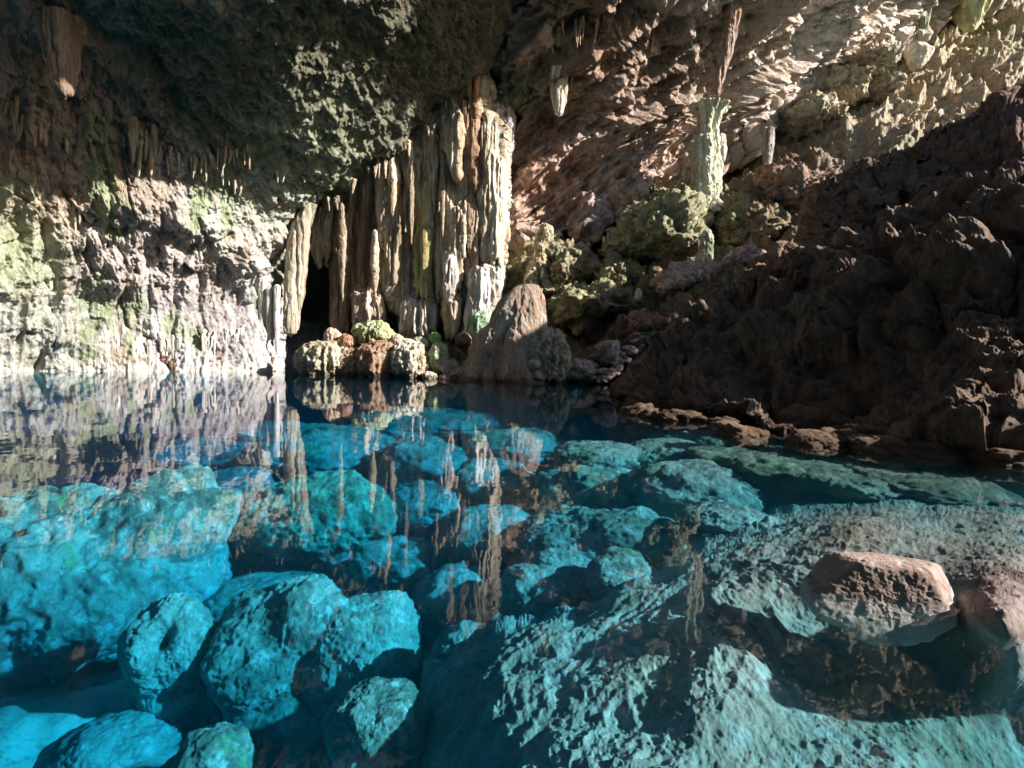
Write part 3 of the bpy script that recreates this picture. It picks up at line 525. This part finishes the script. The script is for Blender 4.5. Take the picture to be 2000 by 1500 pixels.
def tB(x, y): return float(tps(ctrlB, np.array([x]), np.array([y]))[0])-.7
def tD(x, y): return float(tps(ctrlD, np.array([x]), np.array([y]))[0])-.3
fringe([(325, 290), (360, 300), (400, 300), (440, 295), (490, 290)], 30, 42, 5, tA, 'little pale stalactite in the fringe under the dark vault', 'fringe of small stalactites under the vault', (1.1, 1.0, .85), 11)
fringe([(250, 215), (270, 260), (300, 250)], 16, 80, 9, tA, 'long brown green dripstone on the upper left wall', 'brown dripstones of the upper left wall', (.9, .8, .6), 12)
fringe([(150, 370), (200, 360), (260, 350), (300, 330)], 18, 85, 9, tA, 'thick greenish dripstone above the pale hollow at left', 'thick dripstones above the pale hollow', (.85, .85, .6), 13)
fringe([(10, 520), (60, 540), (130, 500), (170, 520)], 16, 80, 8, tA, 'mossy grey dripstone low on the far left wall', 'mossy dripstones of the far left wall', (.9, 1.05, .75), 14)
fringe([(20, 180), (60, 240), (120, 230), (200, 260)], 20, 60, 8, tA, 'short orange brown stalactite on the top left wall', 'orange brown stalactites of the top left wall', (1.1, .8, .6), 15)
fringe([(420, 340), (470, 360), (560, 330), (600, 350)], 10, 28, 3.5, tA, 'tiny stalactite on the sunlit right part of the vault', 'tiny stalactites of the sunlit vault', (1.1, 1.05, .9), 16)
fringe([(590, 420), (650, 385), (700, 350), (760, 300), (840, 250), (900, 200)], 24, 32, 5, lambda x, y: 28.4, 'small stalactite along the rim of the vault above the curtain', 'rim stalactites above the curtain', (1, .85, .7), 17)
fringe([(1010, 110), (1060, 60), (1130, 40), (1200, 30)], 24, 45, 5, tB, 'reddish brown stalactite in the dense patch at top centre', 'dense brown stalactites at top centre', (.9, .68, .52), 18)
fringe([(1010, 170), (1070, 150), (1130, 120), (1200, 90), (1290, 60)], 24, 38, 5, tB, 'pale tan stalactite along the diagonal rib of the overhang', 'tan stalactites of the diagonal rib', (1.2, 1.0, .85), 19)
fringe([(1150, 475), (1200, 445), (1240, 400), (1270, 375)], 14, 38, 4.5, tB, 'white grey stalactite under the low tip of the overhang', 'white stalactites under the overhang tip', (1.3, 1.3, 1.4), 20)
fringe([(1230, 250), (1290, 220), (1350, 190)], 8, 50, 6, tB, 'brown stalactite in the middle of the overhang', 'brown stalactites in the middle overhang', (.9, .7, .58), 21)
fringe([(180, 640), (240, 660), (330, 655), (430, 650), (500, 640)], 20, 60, 5, tA, 'white dripstone just above the left waterline', 'white dripstones above the left waterline', (1.2, 1.2, 1.2), 22)
fringe([(1460, 545), (1500, 520), (1560, 520)], 8, 70, 11, tD, 'tan dripstone at the left shoulder of the outcrop', 'tan dripstones at the outcrop shoulder', (1.1, .85, .7), 24, MD)
fringe([(1225, 620), (1250, 610), (1290, 615)], 6, 34, 5, lambda x, y: 26.0, 'pale yellowish dripstone under the reddish ledge', 'pale dripstones under the reddish ledge', (1.1, 1.0, .8), 25)

fringe([(240, 692), (330, 700), (420, 700), (540, 694)], 20, 26, 4.5, tA, 'dark brown dripstone nub right at the left waterline', 'dark nubs along the left waterline', (.45, .33, .27), 26)
# ---- sunken boulders --------------------------------------------------------
def sunk(x, y, w, h, z, lb, **k):
    k.setdefault('sub', 6); k.setdefault('seed', int(x+y) % 97); k.setdefault('amp', .22); k.setdefault('fine', .036); k.setdefault('facet', .25); q_ = 1.12 if (x > 480 and y < 1230) else 1.1; w *= q_; h *= q_; z *= .85 if x > 900 else 1; k.setdefault('tint', (.72, .75, .78) if x > 880 else (1, 1, 1))
    return boulder('sunken_boulder', x, y, w, h, 1, lb, 'boulder', MU, z=z, **k)
sunk(150, 1130, 265, 190, -1.75, 'huge pale boulder lying under water at the left edge', sub=7, ridge=.05, dk=.8, pit=.05, lobes=[(0, 0, 0, .82), (.55, .1, .55, .42), (-.5, 0, .1, .6)], seed=3)
sunk(600, 1015, 160, 92, -1.7, 'mossy green topped boulder under water beside the huge one', sub=7, dk=.75, pit=.12, tint=(.85, 1.0, .8), seed=5, lobes=[(0, 0, 0, .75), (.45, 0, .15, .55), (-.45, 0, 0, .55)])
sunk(335, 1290, 88, 118, -1.75, 'cone shaped sunken boulder with a small dark hole in its top', sub=7, seed=8, carve=[(.1, .55, .13, .5)], lobes=[(0, 0, .25, .75), (0, 0, -.5, .5)], pit=.08)
sunk(560, 1290, 145, 150, -1.9, 'big heart shaped sunken boulder left lobe rising to a knob', sub=7, seed=12, lobes=[(-.2, 0, .1, .75), (.25, 0, .5, .5), (.1, 0, -.45, .6)], amp=.15)
sunk(705, 1290, 120, 120, -1.85, 'rounded blue boulder leaning against the right of the heart shaped one', sub=7, seed=14, lobes=[(0, 0, .1, .8), (.3, 0, .2, .6), (-.2, 0, -.3, .65)], amp=.16)
sunk(530, 1178, 112, 46, -2.1, 'low teal boulder lying behind the heart shaped one', seed=21, dk=.8)
sunk(785, 1112, 108, 75, -1.9, 'smooth bright blue slab boulder under the curtain reflection', seed=23, facet=.5, lobes=[(0, 0, 0, .8), (.3, 0, -.1, .65), (-.3, 0, -.2, .6)], dk=.8, amp=.15)
sunk(885, 1188, 84, 62, -1.8, 'rough teal boulder in front of the smooth slab', seed=25, pit=.08)
sunk(410, 1500, 66, 68, -1.5, 'round pale boulder cut by the bottom edge', seed=27)
sunk(740, 1425, 92, 66, -1.3, 'knobbly boulder near the bottom edge left of the shelf', seed=29, pit=.1, sub=7)
sunk(640, 1500, 80, 50, -1.7, 'flat boulder at the bottom edge under the knobbly one', seed=31)
sunk(650, 875, 125, 36, -1.3, 'flat turquoise slab far out under the water', seed=33, dk=1.1, facet=.3)
sunk(825, 910, 92, 48, -1.4, 'turquoise boulder just left of the curtain reflection', seed=35, dk=.9)
sunk(545, 848, 60, 20, -1.3, 'farthest bright turquoise slab left of the flat one', seed=37, dk=1.2)
sunk(850, 822, 120, 14, -1.0, 'thin pale slab under the island reflection', seed=39, dk=1.2)
sunk(960, 940, 80, 34, -1.5, 'blue slab right of the curtain reflection', seed=41)
sunk(1160, 955, 100, 46, -1.1, 'speckled grey green boulder in the middle under water', seed=43, pit=.1, tint=(.9, .9, .8))
sunk(1165, 890, 80, 24, -.6, 'smooth violet white stone behind the speckled boulder', seed=45)
sunk(1312, 892, 82, 27, -.6, 'rounded slate blue stone before the outcrop', seed=47, tint=(.7, .7, .7))
sunk(1340, 855, 60, 13, -.5, 'thin teal stone close to the outcrop foot', seed=49)
sunk(1350, 960, 105, 46, -.8, 'blue shaded boulder right of the speckled one', seed=51, tint=(.7, .7, .7))
sunk(1500, 905, 125, 30, -.4, 'long greenish slab under water before the outcrop', seed=53, tint=(.5, .5, .42), planes=[(0, 0, 1, .5)])
sunk(1640, 935, 105, 28, -.4, 'teal slab behind the shallow shelf', seed=55, tint=(.5, .5, .42), planes=[(0, 0, 1, .5)])
sunk(1130, 1065, 115, 60, -1.4, 'jagged blue boulder in the dark middle of the pool', seed=57, pit=.1, sub=7)
sunk(1040, 1165, 66, 52, -1.4, 'small blue boulder wedged against the shelf', seed=59, sub=6)
sunk(1210, 1130, 62, 42, -1.0, 'blue grey boulder at the upper edge of the shelf', seed=61, sub=6)
sunk(460, 960, 70, 40, -1.9, 'dim turquoise rock between the two largest boulders', seed=63)
sunk(700, 1090, 66, 40, -2.3, 'dark teal rock below the mossy boulder', seed=65)
sunk(80, 1380, 200, 60, -3.0, 'pale silt covered ledge at the bottom left corner', seed=67, dk=1.0)
sunk(1420, 1010, 70, 22, -.6, 'rounded teal stone at the far rim of the shelf', seed=69)
rs = np.random.RandomState(21); grp = 'small stones between the sunken boulders'
ps = [boulder('sunken_stone', 700, 1200, 40, 32, 1, 'small pale stone on the pool bed between the boulders', 'stone', MU, z=-2.4, seed=300+k, sub=5, amp=.3, fine=.07, facet=.35, group=grp) for k in range(4)]
for k in range(85):
    x = rs.uniform(0, 1250); y = rs.uniform(900, 1530); z = -2.75-2.2*max(0, min(1, (1150-y)/250))
    o = ps[k % 4] if k < 4 else ps[k % 4].copy()
    if k >= 4: COL.objects.link(o)
    o.location = [float(v) for v in at(x, y, float(tz(x, y, z)))]; q = rs.uniform(.5, 1.8); o.scale = (q, q, q*.8); o.rotation_euler = (rs.uniform(-.3, .3), 0, rs.uniform(0, 6))
sunk(1780, 935, 120, 24, -.35, 'brownish slab under water beside the outcrop foot', seed=71, tint=(.45, .38, .3), planes=[(0, 0, 1, .5)])
sunk(1430, 870, 80, 16, -.5, 'narrow dim slab just off the outcrop waterline', seed=73, tint=(.5, .5, .42))
for (x, y, w_, h_, z_, lb) in ((455, 1100, 45, 30, -2.5, 'teal rock filling the gap between the huge boulder and the mossy one'), (700, 985, 60, 34, -1.7, 'dim turquoise rock behind the right end of the mossy boulder'), (960, 1040, 80, 46, -1.6, 'dark blue rock under the reflection of the curtain'),
        (1010, 870, 90, 26, -1.1, 'flat teal rock right of the thin pale slab'), (1230, 1050, 90, 46, -1.1, 'slate blue rock between the jagged boulder and the shelf rim'), (1090, 1130, 70, 40, -1.3, 'blue rock tucked under the upper edge of the shelf'), (400, 885, 90, 22, -1.6, 'far dim slab in the reflection of the left wall'),
        (920, 1270, 60, 40, -1.6, 'small teal rock at the left foot of the shelf'), (840, 985, 70, 36, -1.6, 'rounded blue rock before the turquoise boulder'), (560, 1400, 90, 60, -2.3, 'shadowed rock below the heart shaped boulder'), (230, 1460, 90, 44, -2.3, 'pale rock on the silt at the bottom left')):
    sunk(x, y, w_, h_, z_, lb, seed=int(x) % 89)
# ---- shelf ------------------------------------------------------------------
polyS = [(790, 1900), (800, 1560), (812, 1430), (828, 1300), (880, 1255), (1000, 1208), (1120, 1182), (1180, 1142), (1290, 1100), (1330, 1062), (1400, 1048), (1470, 1012), (1490, 992), (1600, 970), (1800, 962), (2100, 985), (2500, 1010), (2500, 1900)]
ctrlS = [(830, 1300, -.75), (820, 1500, -.8), (950, 1250, -.55), (1000, 1400, -.42), (1150, 1200, -.45), (1200, 1400, -.38), (1100, 1600, -.4), (1330, 1080, -.4), (1400, 1060, -.28), (1400, 1200, -.27), (1350, 1380, -.34), (1450, 1500, -.45),
         (1500, 990, -.35), (1600, 975, -.3), (1650, 1040, -.05), (1800, 1010, -.1), (1950, 1020, -.08), (1560, 1100, -.1), (1500, 1120, -.16), (1550, 1200, -.3), (1640, 1290, -.42), (1760, 1370, -.46), (1900, 1460, -.52), (1600, 1420, -.45), (1750, 1500, -.45),
         (1960, 1190, .05), (1900, 1160, .02), (2000, 1130, -.02), (1900, 1300, -.25), (1980, 1330, -.12), (2000, 1400, -.45), (2000, 1500, -.6), (2300, 1100, .0), (2300, 1600, -.5), (1000, 1900, -.5), (2000, 1900, -.6), (1500, 1850, -.5), (1900, 1090, -.06), (1450, 1300, -.3)]
O = at(1340., 1050., float(tz(1340, 1050, -.3)))
def reliefS(P, px, py, N):
    d = P-O; r = np.hypot(d[:, 0], d[:, 1]); a = np.arctan2(d[:, 1], d[:, 0])
    wv = fbm(P*.9, 3, 91)*.5
    Z = 0*r
    rf = sstep(.15, 1.2, r); fold = rf*(fbm(np.stack([(a+wv)*3.2, r*.9, Z], 1), 4, 93)*.10+fbm(np.stack([(a+wv)*10, r*2.0, Z], 1), 3, 95, ridge=True)*.035)+fbm(np.stack([d[:, 0]*2.2+d[:, 1]*2.2, d[:, 0]*7-d[:, 1]*7, Z], 1)*.5, 4, 96)*.045
    F1, _ = worley(P*np.array([1.7, 1.7, .5])+fbm(P, 3, 6)[:, None]*.5, 26)
    flat = sstep(1480, 1600, px)*.65
    return (fold-(F1-.5)*.12)*(1-flat)*.8+fbm(P*1.6, 4, 97)*.06*(1-.5*flat)+fbm(P*7, 4, 99, gain=.65, ridge=True)*.026+fbm(P*22, 3, 98)*.01
palS = [(1650, 1030, 140, (.62, .45, .4)), (1900, 1060, 130, (.55, .4, .36)), (1500, 1150, 110, (.72, .62, .62)), (1640, 1290, 80, (.5, .5, .42)), (1760, 1370, 100, (.4, .44, .38)), (1880, 1450, 90, (.4, .44, .38)), (1950, 1200, 60, (1.05, 1.0, 1.1)), (1920, 1320, 60, (.7, .5, .45)), (1300, 1300, 70, (1, .9, .8))]
sh = layer('rock_shelf', (760, 955, 2400, 1800), 1.9, polyS, ctrlS, reliefS, MSH, palS, base=(.72, .74, .78), curl=(50, .55), skirt=(30, 2.2), warp=(14, .012), mode='z', dirn=(0, 0, 1))
tag(sh, 'folded pale flowstone shelf just under the water at lower right', 'rock')
boulder('boulder', 1730, 1152, 150, 90, 1, 'tan boulder standing half out of the water on the shelf', 'boulder', MSH, z=-.02, seed=7, sub=7, amp=.12, fine=.016, facet=.2, dk=.7, planes=[(-.35, -.9, .25, .5), (.1, .2, 1, .62), (.8, -.5, .3, .68), (-.8, .1, .6, .72)], tint=(1.25, 1.1, 1.08))
for i, (x, y, w, h, z, lb) in enumerate(((1700, 850, 46, 22, .02, 'flat tan stone at the foot of the outcrop'), (1780, 862, 40, 18, .02, 'pale brown stone beside the flat tan one'), (1860, 872, 46, 18, 0, 'low brown stone below the outcrop overhang'), (1940, 885, 46, 18, 0, 'angular brown stone at the right edge waterline'), (1640, 845, 30, 14, 0, 'thin tan ledge stone left of the flat tan one'))):
    boulder('stone', x, y, w, h, 1, lb, 'stone', MD, z=z, seed=240+i, sub=5, facet=.2, amp=.2, dk=.6, tint=(1.5, 1.3, 1.05))

rs = np.random.RandomState(77)
pr = [boulder('stone', 1700, 870, 34, 18, 1, 'brown rubble stone at the waterline of the dark outcrop', 'stone', MD, z=.02, seed=400+k, sub=5, facet=.4, amp=.3, fine=.05, dk=.9, group='rubble along the foot of the outcrop', tint=(1.15, 1.05, .9)) for k in range(5)]
for k in range(34):
    x = rs.uniform(1230, 2000); yw = np.interp(x, [1200, 1350, 1500, 1700, 1850, 2050], [792, 818, 845, 872, 885, 905])+rs.uniform(-4, 14)
    o = pr[k] if k < 5 else pr[k % 5].copy()
    if k >= 5: COL.objects.link(o)
    o.location = [float(v) for v in at(x, yw, float(tz(x, yw, .0)))]; q = rs.uniform(.5, 1.5); o.scale = (q*1.2, q, q*.8); o.rotation_euler = (rs.uniform(-.3, .3), rs.uniform(-.3, .3), rs.uniform(0, 6))
# ------------------------------------------------------------------ water
V = np.array([(x, y, z) for z in (-9, 0) for x, y in ((-60, -20), (60, -20), (60, 70), (-60, 70))], float)
Q = [(3, 2, 1, 0), (4, 5, 6, 7), (0, 1, 5, 4), (1, 2, 6, 5), (2, 3, 7, 6), (3, 0, 4, 7)]
mw = bpy.data.materials.new('pool_water'); mw.use_nodes = True; nt = mw.node_tree; N = nt.nodes; L = nt.links; N.clear()
out = N.new('ShaderNodeOutputMaterial'); tr = N.new('ShaderNodeBsdfTransparent'); gl = N.new('ShaderNodeBsdfGlossy'); gl.inputs['Roughness'].default_value = 0.0
ms = N.new('ShaderNodeMixShader'); geo = N.new('ShaderNodeNewGeometry')
nz = N.new('ShaderNodeTexNoise'); nz.inputs['Scale'].default_value = 1.6; nz.inputs['Detail'].default_value = 3
L.new(geo.outputs['Position'], nz.inputs['Vector']); bp = N.new('ShaderNodeBump'); bp.inputs['Strength'].default_value = .05; bp.inputs['Distance'].default_value = .05
L.new(nz.outputs[0], bp.inputs['Height']); L.new(bp.outputs[0], gl.inputs['Normal'])
dt = N.new('ShaderNodeVectorMath'); dt.operation = 'DOT_PRODUCT'; L.new(geo.outputs['Incoming'], dt.inputs[0]); L.new(geo.outputs['Normal'], dt.inputs[1])
def mth(op, a, b=None):
    n = N.new('ShaderNodeMath'); n.operation = op
    for i, v in enumerate((a, b)):
        if v is None: continue
        if isinstance(v, (int, float)): n.inputs[i].default_value = v
        else: L.new(v, n.inputs[i])
    return n.outputs[0]
c = mth('ABSOLUTE', dt.outputs['Value']); fr = mth('ADD', mth('MULTIPLY', mth('POWER', mth('SUBTRACT', 1.0, c), 4.6), .965), .035)
L.new(fr, ms.inputs[0]); L.new(tr.outputs[0], ms.inputs[1]); L.new(gl.outputs[0], ms.inputs[2]); L.new(ms.outputs[0], out.inputs['Surface'])
va = N.new('ShaderNodeVolumeAbsorption'); va.inputs['Color'].default_value = (.0, .775, .90, 1); va.inputs['Density'].default_value = .6
vs = N.new('ShaderNodeVolumeScatter'); vs.inputs['Color'].default_value = (.03, .6, .85, 1); vs.inputs['Density'].default_value = .02; vs.inputs['Anisotropy'].default_value = .3
ad = N.new('ShaderNodeAddShader'); L.new(va.outputs[0], ad.inputs[0]); L.new(vs.outputs[0], ad.inputs[1]); L.new(ad.outputs[0], out.inputs['Volume'])
w = mesh_np('water', V, Q, mw, smooth=False); tag(w, 'still clear blue water of the cave pool', kind='structure')

# ------------------------------------------------------------------ light
AZ = math.radians(102); EL = math.radians(28)        # azimuth from +Y towards +X
S = Vector((math.cos(EL)*math.sin(AZ), math.cos(EL)*math.cos(AZ), math.sin(EL)))
ld = bpy.data.lights.new('sun', 'SUN'); ld.energy = 5.0; ld.angle = math.radians(1.0); ld.color = (1, .965, .93)
lo = bpy.data.objects.new('sun', ld); COL.objects.link(lo); lo.rotation_euler = S.to_track_quat('Z', 'Y').to_euler(); lo.location = (30, -5, 30)
W = bpy.data.worlds.new('World'); sc.world = W; W.use_nodes = True; nt = W.node_tree
bg = nt.nodes['Background']; sky = nt.nodes.new('ShaderNodeTexSky'); sky.sky_type = 'NISHITA'; sky.sun_disc = False
sky.sun_elevation = EL; sky.sun_rotation = AZ; nt.links.new(sky.outputs[0], bg.inputs[0]); bg.inputs[1].default_value = .05
sc.view_settings.view_transform = 'Standard'; sc.view_settings.look = 'None'; sc.view_settings.gamma = 1; sc.view_settings.use_curve_mapping = False
sc.view_settings.exposure = 1.4
cy = sc.cycles; cy.max_bounces = 8; cy.diffuse_bounces = 2; cy.use_adaptive_sampling = True; cy.adaptive_threshold = .025; cy.transparent_max_bounces = 12; cy.use_denoising = True; cy.caustics_reflective = False; cy.sample_clamp_indirect = 5
